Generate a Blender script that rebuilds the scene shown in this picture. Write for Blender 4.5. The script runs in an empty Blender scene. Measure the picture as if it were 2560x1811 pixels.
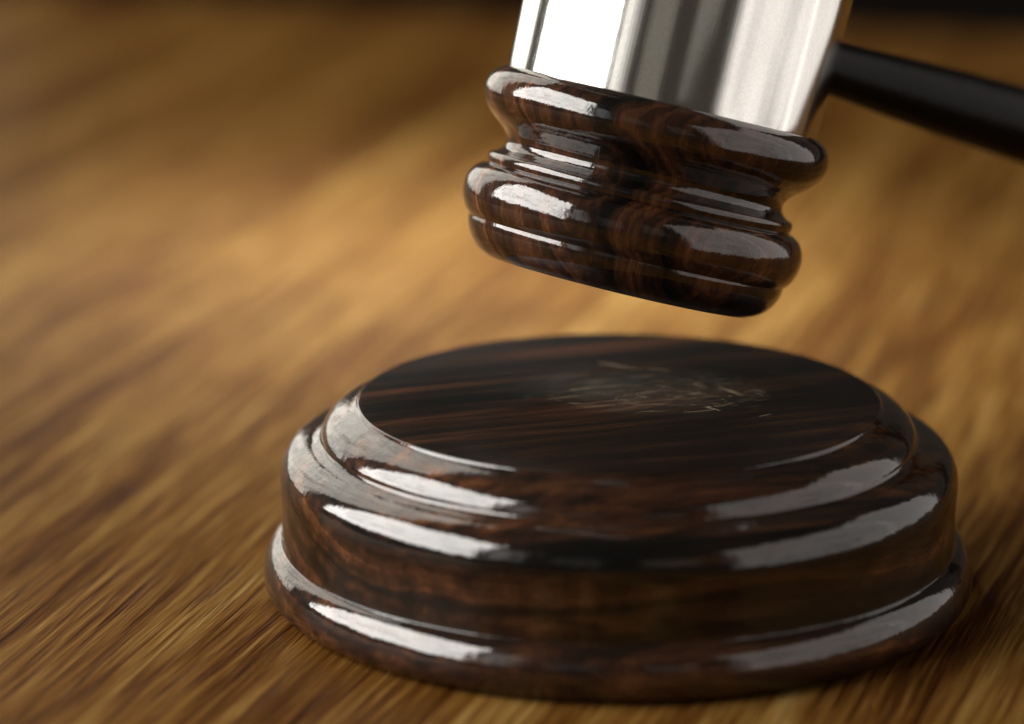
import bpy, bmesh, math, random
from mathutils import Vector, Matrix
R = math.radians
MM = 0.001
S = bpy.context.scene
COL = S.collection

# ------------------------------------------------------------------ camera
PITCH = 15.0
FPX = 8600.0                       # focal length in pixels of the 2560 px wide photograph
CAM = Vector((-16.46, -511.0, 172.98)) * MM
cd = bpy.data.cameras.new('camera')
cam = bpy.data.objects.new('camera', cd)
COL.objects.link(cam)
cam.location = CAM
cam.rotation_euler = (R(90 - PITCH), 0, 0)
cd.sensor_width = 36.0
cd.lens = 36.0 * FPX / 2560.0
cd.clip_start = 0.01
cd.clip_end = 50.0
cd.dof.use_dof = True
cd.dof.focus_distance = 0.519
cd.dof.aperture_fstop = 7.2
cd.dof.aperture_blades = 9
S.camera = cam
CR = Vector((1, 0, 0))
CU = Vector((0, math.sin(R(PITCH)), math.cos(R(PITCH))))
CF = Vector((0, math.cos(R(PITCH)), -math.sin(R(PITCH))))

def ray(px, py):
    return (CF + CR * ((px - 1280.0) / FPX) + CU * ((905.5 - py) / FPX))

def at_depth(px, py, d):
    return CAM + ray(px, py) * d

def on_table(px, py):
    r = ray(px, py)
    return CAM + r * (-CAM.z / r.z)

# ------------------------------------------------------------------ light
W = bpy.data.worlds.new('World')
S.world = W
W.use_nodes = True
W.node_tree.nodes['Background'].inputs[0].default_value = (1.0, 0.86, 0.70, 1)
W.node_tree.nodes['Background'].inputs[1].default_value = 0.045

def window_or_fill_lamp(name, az, elev_lo, elev_hi, span, dist, power, colour, target=Vector((0, 0, 0.06))):
    """A pane of window light, or of added fill light: az in degrees from the direction towards the camera (left negative)."""
    a = R(az)
    h = Vector((math.sin(a), -math.cos(a), 0))
    z0, z1 = math.tan(R(elev_lo)) * dist, math.tan(R(elev_hi)) * dist
    ld = bpy.data.lights.new(name, 'AREA')
    ld.shape = 'RECTANGLE'
    ld.size = 2 * dist * math.tan(R(span / 2))
    ld.size_y = z1 - z0
    ld.energy = power * ld.size * ld.size_y
    ld.color = colour
    o = bpy.data.objects.new(name, ld)
    COL.objects.link(o)
    o.location = target + h * dist + Vector((0, 0, (z0 + z1) / 2))
    o.rotation_euler = (-h).to_track_quat('-Z', 'Y').to_euler()
    return o

def view_outside(lamp, scale, lo, hi, seed, fade=(0.0, 0.0)):
    """What the panes show is not even: trees and walls outside break up the light."""
    lamp.data.use_nodes = True
    nt = lamp.data.node_tree
    em = nt.nodes['Emission']
    ge = nt.nodes.new('ShaderNodeNewGeometry')
    mp = nt.nodes.new('ShaderNodeMapping')
    mp.inputs['Location'].default_value = (seed, seed, 0)
    mp.inputs['Scale'].default_value = (scale, scale * 0.7, 1)
    no = nt.nodes.new('ShaderNodeTexNoise')
    no.inputs['Scale'].default_value = 1.0
    no.inputs['Detail'].default_value = 5.0
    no.inputs['Roughness'].default_value = 0.65
    def m(op, a, b=0.0):
        k = nt.nodes.new('ShaderNodeMath')
        k.operation = op
        for q, v in zip(k.inputs, (a, b)):
            if hasattr(v, 'is_linked'):
                nt.links.new(v, q)
            else:
                q.default_value = v
        return k.outputs[0]
    def mr(v, a, b, c, d):
        k = nt.nodes.new('ShaderNodeMapRange')
        k.interpolation_type = 'SMOOTHSTEP'
        nt.links.new(v, k.inputs[0])
        for q, x in zip(list(k.inputs)[1:5], (a, b, c, d)):
            q.default_value = x
        return k.outputs[0]
    nt.links.new(ge.outputs['Parametric'], mp.inputs['Vector'])
    nt.links.new(mp.outputs[0], no.inputs['Vector'])
    sp = nt.nodes.new('ShaderNodeSeparateXYZ')
    nt.links.new(ge.outputs['Parametric'], sp.inputs[0])
    branch = mr(m('ABSOLUTE', m('SUBTRACT', no.outputs['Fac'], 0.5)), 0.003, 0.022, lo, 1.0)      # thin dark branches
    mass = mr(no.outputs['Fac'], 0.28, 0.40, lo, hi)                                           # darker tree masses
    f = m('MULTIPLY', branch, mass)
    if fade[0]:
        f = m('MULTIPLY', f, mr(sp.outputs[0], 0.0, fade[0], 0.0, 1.0))
    if fade[1]:
        f = m('MULTIPLY', f, mr(sp.outputs[0], 1.0, 1.0 - fade[1], 0.0, 1.0))
    nt.links.new(f, em.inputs['Strength'])

LEFT = window_or_fill_lamp('window_and_fill_light', -80, 4, 51, 67, 0.85, 38.0, (1.0, 0.97, 0.92))
view_outside(LEFT, 4.5, 0.35, 1.0, 3.4, (0.0, 0.08))
BACK = window_or_fill_lamp('window_and_fill_light', -146, -3, 52, 36, 0.8, 8.0, (1.0, 0.95, 0.84))
view_outside(BACK, 4.0, 0.2, 1.0, 7.9)
SIDE = window_or_fill_lamp('window_and_fill_light', -36, 4, 34, 15, 0.9, 4.2, (1.0, 0.97, 0.92))
view_outside(SIDE, 2.0, 0.6, 1.0, 4.1, (0.0, 0.95))
RIGHT = window_or_fill_lamp('window_and_fill_light', 65, -34, 46, 66, 1.1, 3.3, (1.0, 0.93, 0.89))
view_outside(RIGHT, 3.0, 0.55, 1.0, 8.2, (0.14, 0.0))
window_or_fill_lamp('window_and_fill_light', 112, -36, 44, 31, 1.1, 3.0, (1.0, 0.92, 0.87))
window_or_fill_lamp('window_and_fill_light', -15.5, 6, 26, 17, 1.1, 0.42, (1.0, 0.92, 0.80))  # fill added behind the camera, no window: lightens the silver band's middle
window_or_fill_lamp('window_and_fill_light', 15.5, 6, 26, 16, 1.1, 0.42, (1.0, 0.92, 0.80))  # second added fill; the gap between the two leaves a dark core
# added spot, far left: back light narrowed to a vignette-like pool behind the block
sd = bpy.data.lights.new('pool_spot', 'SPOT')
sd.energy = 146.0
sd.color = (0.95, 1.0, 1.0)
sd.shadow_soft_size = 0.06
sd.spot_size = R(18)
sd.spot_blend = 1.0
so = bpy.data.objects.new('pool_spot', sd)
COL.objects.link(so)
so.location = (-0.20, 0.70, 0.56)
so.rotation_euler = (on_table(1220, 690) - so.location).to_track_quat('-Z', 'Y').to_euler()

S.view_settings.view_transform = 'Standard'
S.view_settings.look = 'None'
S.view_settings.exposure = 0.0
S.view_settings.gamma = 1.0
S.view_settings.use_curve_mapping = False
S.cycles.use_denoising = True
S.cycles.max_bounces = 5

# ------------------------------------------------------------------ node helpers
class NT:
    def __init__(self, name):
        self.m = bpy.data.materials.new(name)
        self.m.use_nodes = True
        self.t = self.m.node_tree
        self.n = self.t.nodes
        self.bsdf = self.n['Principled BSDF']
    def link(self, a, b):
        self.t.links.new(a, b)
    def set(self, sock, v):
        if hasattr(v, 'is_linked'):
            self.link(v, sock)
        else:
            sock.default_value = v
    def coord(self):
        return self.n.new('ShaderNodeTexCoord').outputs['Object']
    def mapping(self, vec, loc=(0, 0, 0), rot=(0, 0, 0), scale=(1, 1, 1)):
        k = self.n.new('ShaderNodeMapping')
        self.link(vec, k.inputs['Vector'])
        k.inputs['Location'].default_value = loc
        k.inputs['Rotation'].default_value = rot
        k.inputs['Scale'].default_value = scale
        return k.outputs[0]
    def noise(self, vec, scale=1.0, detail=3.0, rough=0.5, dist=0.0, col=False):
        k = self.n.new('ShaderNodeTexNoise')
        self.link(vec, k.inputs['Vector'])
        k.inputs['Scale'].default_value = scale
        k.inputs['Detail'].default_value = detail
        k.inputs['Roughness'].default_value = rough
        k.inputs['Distortion'].default_value = dist
        return k.outputs['Color' if col else 'Fac']
    def ramp(self, fac, stops, interp='LINEAR'):
        k = self.n.new('ShaderNodeValToRGB')
        self.link(fac, k.inputs[0])
        cr = k.color_ramp
        cr.interpolation = interp
        while len(cr.elements) < len(stops):
            cr.elements.new(0.5)
        for e, (p, c) in zip(cr.elements, stops):
            e.position = p
            e.color = c if len(c) == 4 else (*c, 1)
        return k.outputs['Color']
    def rng(self, v, a, b, c=0.0, d=1.0, smooth=False):
        k = self.n.new('ShaderNodeMapRange')
        if smooth:
            k.interpolation_type = 'SMOOTHSTEP'
        self.link(v, k.inputs[0])
        for i, x in enumerate((a, b, c, d)):
            k.inputs[i + 1].default_value = x
        return k.outputs[0]
    def math(self, op, a, b=0.0, c=0.0):
        k = self.n.new('ShaderNodeMath')
        k.operation = op
        self.set(k.inputs[0], a)
        self.set(k.inputs[1], b)
        self.set(k.inputs[2], c)
        return k.outputs[0]
    def vmath(self, op, a, b=(0, 0, 0), out=0):
        k = self.n.new('ShaderNodeVectorMath')
        k.operation = op
        self.set(k.inputs[0], a)
        if op == 'SCALE':
            self.set(k.inputs['Scale'], b)
        else:
            self.set(k.inputs[1], b)
        return k.outputs['Value' if out else 'Vector']
    def mix(self, fac, a, b, mode='MIX'):
        k = self.n.new('ShaderNodeMix')
        k.data_type = 'RGBA'
        k.blend_type = mode
        self.set(k.inputs[0], fac)
        for s, v in ((k.inputs[6], a), (k.inputs[7], b)):
            if isinstance(v, tuple) and len(v) == 3:
                v = (*v, 1)
            self.set(s, v)
        return k.outputs[2]
    def sep(self, v):
        k = self.n.new('ShaderNodeSeparateXYZ')
        self.link(v, k.inputs[0])
        return k.outputs
    def comb(self, x, y, z):
        k = self.n.new('ShaderNodeCombineXYZ')
        for s, v in zip(k.inputs, (x, y, z)):
            self.set(s, v)
        return k.outputs[0]
    def bump(self, h, dist, strength=1.0, normal=None):
        k = self.n.new('ShaderNodeBump')
        self.link(h, k.inputs['Height'])
        k.inputs['Distance'].default_value = dist
        k.inputs['Strength'].default_value = strength
        if normal is not None:
            self.link(normal, k.inputs['Normal'])
        return k.outputs[0]
    def p(self, **kw):
        for k, v in kw.items():
            self.set(self.bsdf.inputs[k.replace('_', ' ')], v)

# ------------------------------------------------------------------ materials
def oak():
    k = NT('oiled_oak')
    co = k.coord()
    wob = k.noise(k.mapping(co, scale=(9, 3.0, 1)), 1, 2, col=True)
    wob2 = k.noise(k.mapping(co, scale=(70, 14, 1)), 1, 2, col=True)
    v = k.vmath('ADD', co, k.vmath('MULTIPLY', k.vmath('SUBTRACT', wob, (.5, .5, .5)), (0.022, 0, 0)))
    v = k.vmath('ADD', v, k.vmath('MULTIPLY', k.vmath('SUBTRACT', wob2, (.5, .5, .5)), (0.0025, 0, 0)))
    broad = k.noise(k.mapping(v, scale=(46, 2.4, 1)), 1, 3, 0.55)
    band = k.noise(k.mapping(v, loc=(3.1, 7.7, 0), scale=(165, 5.0, 1)), 1, 4, 0.6)
    fine = k.noise(k.mapping(v, loc=(1.3, 2.1, 0), scale=(760, 22, 1)), 1, 4, 0.62)
    hair = k.noise(k.mapping(v, loc=(5.3, .1, 0), scale=(2200, 42, 1)), 1, 3, 0.6)
    pore = k.noise(k.mapping(v, loc=(9.3, 4.1, 0), scale=(1300, 27, 1)), 1, 2, 0.55)
    s = k.math('MULTIPLY_ADD', broad, 0.55, k.math('MULTIPLY_ADD', band, 0.60, k.math('MULTIPLY', fine, 0.80)))
    s = k.math('MULTIPLY_ADD', hair, 0.56, s)
    col = k.ramp(k.rng(s, 1.01, 1.53), [(0.0, (.017, .0044, .0008)), (0.28, (.049, .0172, .0030)), (0.52, (.100, .0445, .0088)),
                                        (0.76, (.152, .0815, .0200)), (1.0, (.226, .141, .044))])
    pz = k.rng(k.noise(k.mapping(v, loc=(2, 3, 0), scale=(260, 22, 1)), 1, 2), 0.40, 0.62)
    pm = k.math('MULTIPLY', k.rng(pore, 0.57, 0.65), k.math('MULTIPLY_ADD', pz, 0.8, 0.2))
    col = k.mix(k.math('MULTIPLY', pm, 0.82), col, (.035, .011, .004))
    lz = k.math('MULTIPLY', k.rng(hair, 0.62, 0.72), k.math('MULTIPLY', pz, 0.35))
    col = k.mix(lz, col, (.42, .25, .10))
    h = k.math('SUBTRACT', k.math('MULTIPLY_ADD', hair, 0.6, k.math('MULTIPLY', fine, 0.6)), k.math('MULTIPLY', pm, 1.1))
    k.p(Base_Color=col, Roughness=k.rng(fine, .2, .8, .40, .52), IOR=1.2, Specular_IOR_Level=0.05, Normal=k.bump(h, 0.00022, 0.7))
    return k.m

def rosewood(name, grain_rot, face=False, gloss=(.045, .095), warp=.020, coat=1.0, lay=260, centre=(0.02, 0.03), seed=0.0, along=14.0, dark=0.0):
    """Dark tropical hardwood: layers of colour that run along the local x axis after the rotation."""
    k = NT(name)
    co = k.mapping(k.coord(), rot=grain_rot)
    big = k.noise(k.mapping(co, loc=(seed, 1.7 + seed, .3), scale=(12, 34, 34)), 1, 2, col=True)
    sml = k.noise(k.mapping(co, loc=(seed + 4, 2, 1), scale=(40, 190, 190)), 1, 3, col=True)
    v = k.vmath('ADD', co, k.vmath('MULTIPLY', k.vmath('SUBTRACT', big, (.5, .5, .5)), (0, warp, warp)))
    v = k.vmath('ADD', v, k.vmath('MULTIPLY', k.vmath('SUBTRACT', sml, (.5, .5, .5)), (0, .0022, .0022)))
    x, y, z = k.sep(v)
    rad = k.vmath('LENGTH', k.comb(0.0, k.math('SUBTRACT', y, centre[0]), k.math('SUBTRACT', z, centre[1])), out=1)
    ringv = k.comb(k.math('MULTIPLY', x, 3.0), k.math('MULTIPLY', rad, 1.0), 0.0)
    layer = k.noise(k.mapping(ringv, loc=(seed * 2, seed, 0), scale=(3.0, lay, 1)), 1, 3, 0.62)
    layer2 = k.noise(k.mapping(ringv, loc=(seed, seed + 9, 0), scale=(3.0, 1150, 1)), 1, 2, 0.6)
    streak = k.noise(k.mapping(v, loc=(seed, 3, 6), scale=(along, 330, 330)), 1, 4, 0.6)
    fibre = k.noise(k.mapping(co, loc=(seed, 8, 2), scale=(110, 2400, 2400)), 1, 3, 0.6)
    s = k.math('MULTIPLY_ADD', layer, 0.85, k.math('MULTIPLY_ADD', streak, 0.55, k.math('MULTIPLY', layer2, 0.30)))
    s = k.math('MULTIPLY_ADD', fibre, 0.22, s)
    col = k.ramp(k.rng(s, 0.66 + dark, 1.30 + dark), [(0.0, (.0022, .0016, .0013)), (0.34, (.0050, .0028, .0019)), (0.50, (.017, .0068, .0034)),
                                        (0.68, (.045, .0165, .0066)), (0.84, (.100, .036, .0125)), (1.0, (.165, .062, .0215))])
    vein = k.rng(layer, 0.37, 0.43)
    col = k.mix(vein, (.0018, .0014, .0012), col)
    pit = k.rng(k.noise(k.mapping(co, loc=(1, 1, seed), scale=(190, 2600, 2600)), 1, 2), 0.66, 0.74)
    peel = k.noise(k.mapping(k.coord(), loc=(seed, 0, 0)), 420, 3, 0.55)
    wav = k.noise(k.mapping(k.coord(), loc=(0, seed, 0)), 130, 2, 0.5)
    if not face:
        pits = k.noise(k.coord(), 1600, 2, 0.6)
        hc = k.math('MULTIPLY_ADD', pits, 0.10, k.math('MULTIPLY_ADD', peel, 0.30, wav))
        nb = k.bump(k.math('SUBTRACT', fibre, k.math('MULTIPLY', pit, 0.8)), 0.00006, 0.5)
        nc = k.bump(hc, 0.00026, 0.6)
        k.p(Base_Color=col, Roughness=0.5, IOR=1.45, Specular_IOR_Level=0.02, Normal=nb, Coat_Weight=coat,
            Coat_Roughness=k.rng(peel, .3, .7, *gloss), Coat_IOR=1.64, Coat_Normal=nc)
    else:
        # the struck face: polish gone, brushed fibres, a bruised grey patch with split fibres
        obj = k.coord()
        d = k.vmath('LENGTH', k.vmath('MULTIPLY', k.vmath('SUBTRACT', obj, (.006, .006, .0)), (1.0, 1.35, 0.0)), out=1)
        nd = k.noise(obj, 95, 3, 0.6)
        worn = k.rng(k.math('MULTIPLY_ADD', nd, 0.022, d), 0.036, 0.014, smooth=True)
        split = k.noise(k.mapping(co, loc=(3, 3, 3), scale=(150, 1500, 1500)), 1, 3, 0.6)
        cross = k.noise(k.mapping(co, loc=(7, 3, 3), rot=(0, 0, 0.7), scale=(260, 1900, 1900)), 1, 2, 0.6)
        sp = k.math('MULTIPLY', worn, k.math('MAXIMUM', k.rng(split, 0.61, 0.70), k.rng(cross, 0.66, 0.74)))
        col = k.mix(k.math('MULTIPLY', worn, 0.25), col, (.060, .055, .046))
        col = k.mix(k.math('MULTIPLY', sp, 0.55), col, (.26, .19, .115))
        h = k.math('ADD', k.math('MULTIPLY', fibre, 0.8), k.math('MULTIPLY', k.math('ADD', split, cross), k.math('MULTIPLY', worn, 1.3)))
        h = k.math('SUBTRACT', h, k.math('MULTIPLY', pit, 0.9))
        k.p(Base_Color=col, Roughness=k.math('MULTIPLY_ADD', worn, 0.20, 0.30), IOR=1.48, Specular_IOR_Level=0.3, Normal=k.bump(h, 0.00016, 0.8), Anisotropic=0.3)
    return k.m

def silver():
    k = NT('brushed_silver_plate')
    co = k.coord()
    x, y, z = k.sep(co)
    ang = k.math('ARCTAN2', y, x)
    # drawn lines run along the head's axis; fine specks of tarnish lie over them
    lines = k.noise(k.comb(k.math('MULTIPLY', ang, 60.0), k.math('MULTIPLY', z, 18.0), 0.0), 1, 5, 0.7)
    hair = k.noise(k.comb(k.math('MULTIPLY', ang, 230.0), k.math('MULTIPLY', z, 40.0), 3.0), 1, 3, 0.7)
    speck = k.noise(co, 2600, 2, 0.6)
    haze = k.noise(k.mapping(co, scale=(1, 1, .35)), 90, 4, 0.6)
    col = k.ramp(k.math('MULTIPLY_ADD', speck, 0.3, k.math('MULTIPLY', haze, 0.7)), [(0.3, (.72, .70, .65)), (0.6, (.90, .90, .865))])
    h = k.math('MULTIPLY_ADD', lines, 1.0, k.math('MULTIPLY', hair, 0.35))
    k.p(Base_Color=col, Metallic=1.0, Roughness=k.math('MULTIPLY_ADD', haze, 0.08, 0.06), Normal=k.bump(h, 0.000012, 0.5))
    return k.m

def plain(name, col, rough, noise_scale=900, amount=0.4, bumpd=0.0001):
    k = NT(name)
    n = k.noise(k.coord(), noise_scale, 4, 0.6)
    c = k.mix(n, tuple(a * (1 - amount) for a in col), tuple(a * (1 + amount) for a in col))
    k.p(Base_Color=c, Roughness=rough, Normal=k.bump(n, bumpd, 0.6))
    return k.m

M_OAK = oak()
M_BLOCK = rosewood('rosewood_block_polished', (0, 0, R(-19)), centre=(-0.028, 0.075), seed=2.3, along=7, dark=-0.01, warp=.009, lay=165)
M_FACE = rosewood('rosewood_block_face_worn', (0, 0, R(-19)), face=True, centre=(-0.028, 0.075), seed=2.3, along=7, dark=0.04, warp=.009, lay=165)
M_HEAD = rosewood('rosewood_gavel_head', (0, R(90), 0), centre=(0.016, 0.034), seed=11.3, along=9, dark=0.01, warp=.026)
M_HANDLE = rosewood('rosewood_handle', (0, R(90), 0), gloss=(.26, .36), coat=0.22, centre=(0.012, 0.03), seed=4.4, along=9, dark=0.2)
M_SILVER = silver()
M_FELT = plain('brown_felt', (.10, .065, .035), 0.95, 3000, 0.5, 0.0003)
M_FLOOR = plain('dark_floor', (.030, .013, .007), 0.8, 3, 0.4, 0.001)
M_FIBRE = plain('torn_wood_fibre', (.20, .145, .085), 0.55, 2500, 0.35, 0.0001)

# ------------------------------------------------------------------ mesh helpers
def mesh_obj(name, verts, faces, mat, parent=None, smooth=True, sharp=38):
    me = bpy.data.meshes.new(name)
    me.from_pydata(verts, [], faces)
    me.validate()
    bm = bmesh.new(); bm.from_mesh(me)
    bmesh.ops.remove_doubles(bm, verts=bm.verts, dist=1e-7)
    bmesh.ops.recalc_face_normals(bm, faces=bm.faces)
    bm.to_mesh(me); bm.free()
    if smooth:
        me.shade_smooth()
        me.set_sharp_from_angle(angle=R(sharp))
    me.materials.append(mat)
    o = bpy.data.objects.new(name, me)
    COL.objects.link(o)
    if parent:
        o.parent = parent
    return o

def smooth_profile(pts, n=7):
    """pts: (r, z) in mm or (r, z, 1) for a corner; Catmull-Rom between corners."""
    runs, cur = [], []
    for p in pts:
        cur.append((p[0], p[1]))
        if len(p) > 2 and len(cur) > 1:
            runs.append(cur); cur = [(p[0], p[1])]
    if len(cur) > 1:
        runs.append(cur)
    out = []
    for run in runs:
        e = [(2 * run[0][0] - run[1][0], 2 * run[0][1] - run[1][1])] + run + [(2 * run[-1][0] - run[-2][0], 2 * run[-1][1] - run[-2][1])]
        m = 1 if len(run) == 2 else n
        for i in range(1, len(e) - 2):
            a, b, c, d = e[i - 1:i + 3]
            for j in range(m):
                t = j / m
                out.append(tuple(0.5 * (2 * b[q] + (c[q] - a[q]) * t + (2 * a[q] - 5 * b[q] + 4 * c[q] - d[q]) * t * t
                                        + (-a[q] + 3 * b[q] - 3 * c[q] + d[q]) * t ** 3) for q in (0, 1)))
        last = run[-1]
    out.append(last)
    return out

def lathe(name, pts, mat, parent=None, seg=224, cap_a=False, cap_b=False, scale=MM, loop=False, sharp=38):
    V, F = [], []
    n = len(pts)
    for r, z in pts:
        for s in range(seg):
            a = 2 * math.pi * s / seg
            V.append((r * scale * math.cos(a), r * scale * math.sin(a), z * scale))
    for i in range(n if loop else n - 1):
        i2 = (i + 1) % n
        for s in range(seg):
            t = (s + 1) % seg
            F.append((i * seg + s, i * seg + t, i2 * seg + t, i2 * seg + s))
    if cap_a:
        F.append(tuple(range(seg)))
    if cap_b:
        F.append(tuple((n - 1) * seg + s for s in range(seg)))
    return mesh_obj(name, V, F, mat, parent, True, sharp)

def empty(name, label, cat, mat=None, loc=(0, 0, 0)):
    o = bpy.data.objects.new(name, None)
    COL.objects.link(o)
    o.empty_display_size = 0.02
    if mat is not None:
        o.matrix_world = mat
    else:
        o.location = loc
    o['label'] = label
    o['category'] = cat
    return o

# ------------------------------------------------------------------ the setting
GRAIN = R(16.1)                                    # the boards run away to the right
g = Vector((math.sin(GRAIN), math.cos(GRAIN), 0))
n_ = Vector((math.cos(GRAIN), -math.sin(GRAIN), 0))
far = on_table(2560, 92).dot(g)                    # where the far end of the table crosses the frame
x0, x1, y0, y1 = -0.44, 0.22, -0.72, far
b = 0.003
V, F = [], []
prof = [(0, -0.032), (0, -b), (b * .3, -b * .3), (b, 0)]
for ins, z in prof:
    V += [(x0 + ins, y0 + ins, z), (x1 - ins, y0 + ins, z), (x1 - ins, y1 - ins, z), (x0 + ins, y1 - ins, z)]
for i in range(len(prof) - 1):
    for s in range(4):
        t = (s + 1) % 4
        F.append((i * 4 + s, i * 4 + t, i * 4 + 4 + t, i * 4 + 4 + s))
F.append((3, 2, 1, 0)); F.append(tuple(len(V) - 4 + s for s in range(4)))
top = mesh_obj('tabletop', V, F, M_OAK, smooth=False)
top.rotation_euler = (0, 0, -GRAIN)
top['kind'] = 'structure'
top['label'] = 'warm brown oak tabletop with coarse diagonal grain'
fl = mesh_obj('floor', [(-4, -4, -.75), (4, -4, -.75), (4, 6, -.75), (-4, 6, -.75)], [(0, 1, 2, 3)], M_FLOOR, smooth=False)
fl['kind'] = 'structure'
fl['label'] = 'dark brown floor beyond the table'

# ------------------------------------------------------------------ sound block
blk = empty('sound_block', 'round polished dark rosewood sound block with stepped moulded rim resting on the oak table', 'sound block')
body = [(50.6, 0.9), (51.6, 0.45, 1), (52.9, 0.42), (54.1, 0.95), (54.8, 1.8), (55.05, 3.0), (55.0, 4.4), (54.7, 5.8), (54.15, 7.0), (53.4, 7.85), (52.6, 8.35), (52.28, 8.6, 1), (52.2, 9.3),
        (52.15, 11.0), (52.1, 13.5), (52.2, 16.0), (52.35, 18.0), (52.25, 19.6), (51.75, 21.3), (50.8, 22.6), (49.6, 23.4), (48.3, 23.9), (47.2, 24.2),
        (46.3, 24.6), (45.95, 25.0, 1), (45.75, 25.8), (45.2, 26.8), (44.3, 27.75), (43.2, 28.5), (42.1, 29.05), (41.25, 29.4), (40.65, 29.7), (40.25, 30.15, 1), (40.0, 30.2, 1), (39.8, 30.2)]
lathe('moulded_body', smooth_profile(body, 6), M_BLOCK, blk, seg=288, sharp=50, cap_a=True)
face = lathe('striking_face', [(40.0, 30.2), (39.6, 30.26), (30, 30.26), (18, 30.26), (8, 30.26), (2, 30.26)], M_FACE, blk, seg=288, cap_b=True)
lathe('felt_pad', [(50.9, 0.02), (51.0, 0.2), (51.0, 0.72), (50.5, 0.85)], M_FELT, blk, seg=160, cap_a=True, cap_b=True)

# split fibres and dents on the struck face: thin slivers standing proud of the wood
rng = random.Random(11)
V, F = [], []
def sliver(cx, cy, ang, L, w, h, bend):
    n = 5
    base = len(V)
    for i in range(n):
        t = i / (n - 1)
        ww = w * math.sin(math.pi * (0.12 + 0.76 * t))
        ax = (t - .5) * L
        ay = bend * (t - .5) ** 2 * L
        for sx, zz in ((-1, 0.0), (0, h * math.sin(math.pi * (0.15 + .8 * t))), (1, 0.0)):
            px, py = ax, ay + sx * ww * .5
            V.append(((cx + px * math.cos(ang) - py * math.sin(ang)) * MM, (cy + px * math.sin(ang) + py * math.cos(ang)) * MM, (30.25 + zz) * MM))
    for i in range(n - 1):
        for q in (0, 1):
            a = base + i * 3 + q
            F.append((a, a + 1, a + 4, a + 3))
GA = R(19)
for i in range(330):
    r = rng.gauss(0, 1); s = rng.gauss(0, 1)
    cx = 6 + 10.5 * r; cy = 3 + 6.0 * s
    if math.hypot(r, s) > 1.75: continue
    a = GA + rng.gauss(0, .16) if rng.random() < .85 else rng.uniform(-.9, .9)
    sliver(cx, cy, a, rng.uniform(.6, 3.8), rng.uniform(.018, .055), rng.uniform(.02, .05), rng.uniform(-.5, .5))
for (cx, cy, a, L, w, bd) in [(16, -4, .55, 4.0, .32, .5), (12.5, -7.2, .30, 6.0, .22, .2), (17.2, 4.4, -1.0, 6.0, .34, .15), (18.4, 3.0, -1.0, 4.6, .28, -.1), (1, 19, -.55, 9, .5, .1),
                              (7, 17, -.5, 5, .4, .1), (3, 2.4, .4, 5, .30, .1), (0, -1, .38, 5.5, .2, .1), (-3, -4.5, .33, 5, .2, 0), (13, 7.5, -.9, 3.5, .26, 0), (-8.5, 0.6, .38, 6, .24, 0),
                              (22, -9.5, .55, 2.6, .3, 0), (4.5, -3.5, .3, 5, .2, .1)]:
    sliver(cx, cy, a, L, w * .6, .06, bd)
dm = mesh_obj('split_fibres', V, F, M_FIBRE, face)
dm['kind'] = 'stuff'

# ------------------------------------------------------------------ gavel
DEP = 0.535
P0 = at_depth(1654.5, 257.5, DEP)                   # centre of the silver band's lower rim
sight = ray(1654.5, 257.5).normalized()
right0 = sight.cross(Vector((0, 0, 1))).normalized()
up0 = right0.cross(sight).normalized()
ROLL = R(13.1)
axis = (up0 * math.cos(ROLL) + right0 * math.sin(ROLL)).normalized()
rgt = (right0 * math.cos(ROLL) - up0 * math.sin(ROLL)).normalized()
bck = axis.cross(rgt).normalized()                  # away from the camera
BAND = 24.4
mw = Matrix(((rgt.x, bck.x, axis.x, P0.x), (rgt.y, bck.y, axis.y, P0.y), (rgt.z, bck.z, axis.z, P0.z), (0, 0, 0, 1)))
gav = empty('gavel', 'dark rosewood gavel with a broad silver band tilted above the round sound block', 'gavel', mw)
lower = [(23.6, 0.6, 1), (24.5, 0.15), (25.2, -0.15), (26.3, -0.9), (27.1, -2.1), (27.4, -3.7), (27.1, -5.3), (26.2, -6.8), (24.8, -8.1), (23.4, -9.2), (22.4, -10.3), (22.05, -11.4), (22.4, -12.4),
         (23.3, -13.15, 1), (24.05, -13.4), (24.35, -14.0), (24.25, -14.8), (24.1, -15.25, 1), (25.0, -15.5), (26.1, -16.4), (26.8, -17.8), (27.0, -19.4), (26.75, -21.1), (26.1, -22.6), (25.15, -23.65, 1),
         (25.15, -24.3), (24.9, -25.4), (24.1, -26.9), (22.9, -28.2), (21.4, -29.0), (19.6, -29.3), (10, -29.4), (1.0, -29.4)]
lp = smooth_profile(lower, 6)
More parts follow.
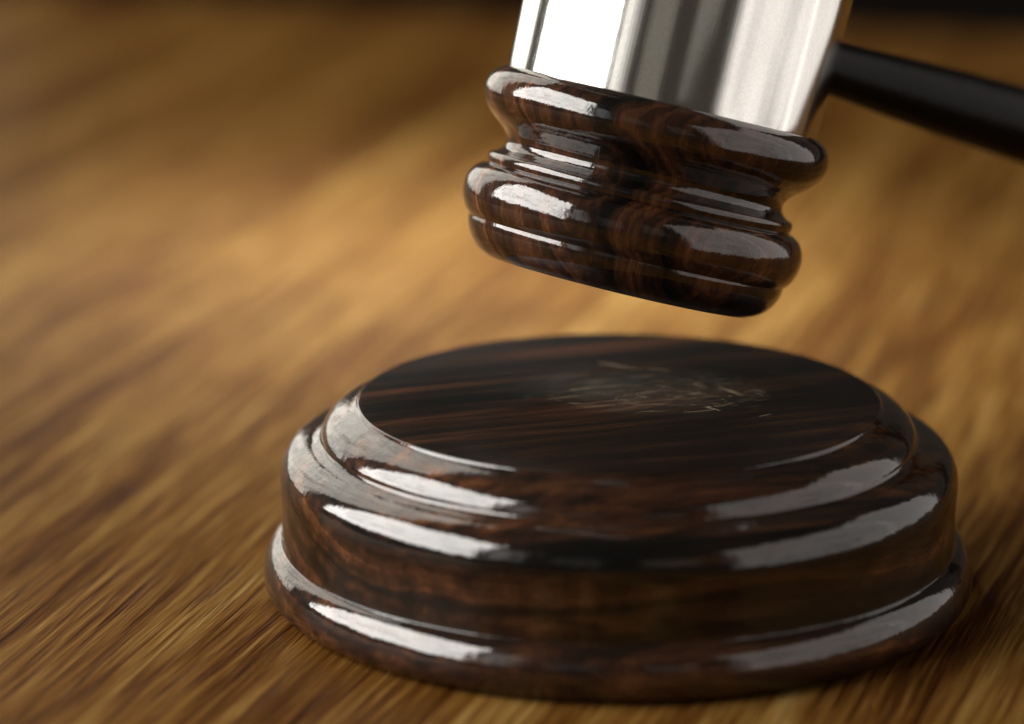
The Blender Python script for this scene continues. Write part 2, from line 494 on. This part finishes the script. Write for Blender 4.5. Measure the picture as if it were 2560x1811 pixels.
lathe('turned_end', lp, M_HEAD, gav, seg=256, cap_b=True, sharp=45)
up_o = lathe('turned_end', lp, M_HEAD, gav, seg=160, cap_b=True, sharp=45)
up_o.location = (0, 0, BAND * MM)
up_o.rotation_euler = (R(180), 0, R(70))
bandp = [(23.7, 0.25, 1), (24.2, 0.0, 1), (24.42, 0.02), (24.58, 0.16), (24.62, 0.4), (24.68, 3), (24.85, 12), (25.0, BAND - .4), (24.98, BAND - .15), (24.8, BAND, 1), (23.7, BAND - .25, 1)]
band = lathe('silver_band', smooth_profile(bandp, 5), M_SILVER, gav, seg=288, sharp=45)

# handle: collar at the band, slender throat, swelling grip, rounded knob that touches the table far right
PHI = R(37)
hdir = (rgt * math.cos(PHI) + bck * math.sin(PHI) - axis * 0.028).normalized()
H0 = P0 + axis * (12.7 * MM)
KN = 9.5
Lh = 0.2
for _ in range(30):                                  # length at which the knob comes to rest on the wood
    c = H0 + hdir * (Lh - KN * MM)
    Lh += (c.z - KN * MM) / -hdir.z
LM = Lh / MM
hq = hdir.to_track_quat('Z', 'Y').to_matrix().to_4x4()
hw = Matrix.Translation(H0) @ hq
hp = [(5.4, 22.0), (5.4, 24.9), (5.25, 26.0), (4.8, 27.0), (4.4, 28.6), (4.35, 31), (4.55, 37), (5.3, 50), (6.0, 68), (6.8, 100), (7.5, 145), (7.8, 185), (7.4, LM - 60), (6.6, LM - 32), (6.2, LM - 22)]
hand = lathe('handle', smooth_profile(hp, 8), M_HANDLE, gav, seg=96, cap_a=True, cap_b=True)
hand.matrix_parent_inverse = Matrix.Identity(4)
hand.matrix_local = mw.inverted() @ hw
kp = [(6.1, LM - 23, 1), (7.6, LM - 22.4), (7.8, LM - 21.4), (7.2, LM - 20.6, 1)] + [(KN * math.sin(a), LM - KN - KN * math.cos(a)) for a in [R(50 + 12.8 * i) for i in range(11)]]
lathe('end_knob', smooth_profile(kp, 4), M_HANDLE, hand, seg=64, cap_a=True, cap_b=True)
print('gavel', P0, axis, 'handle', Lh, hdir, 'far', far)
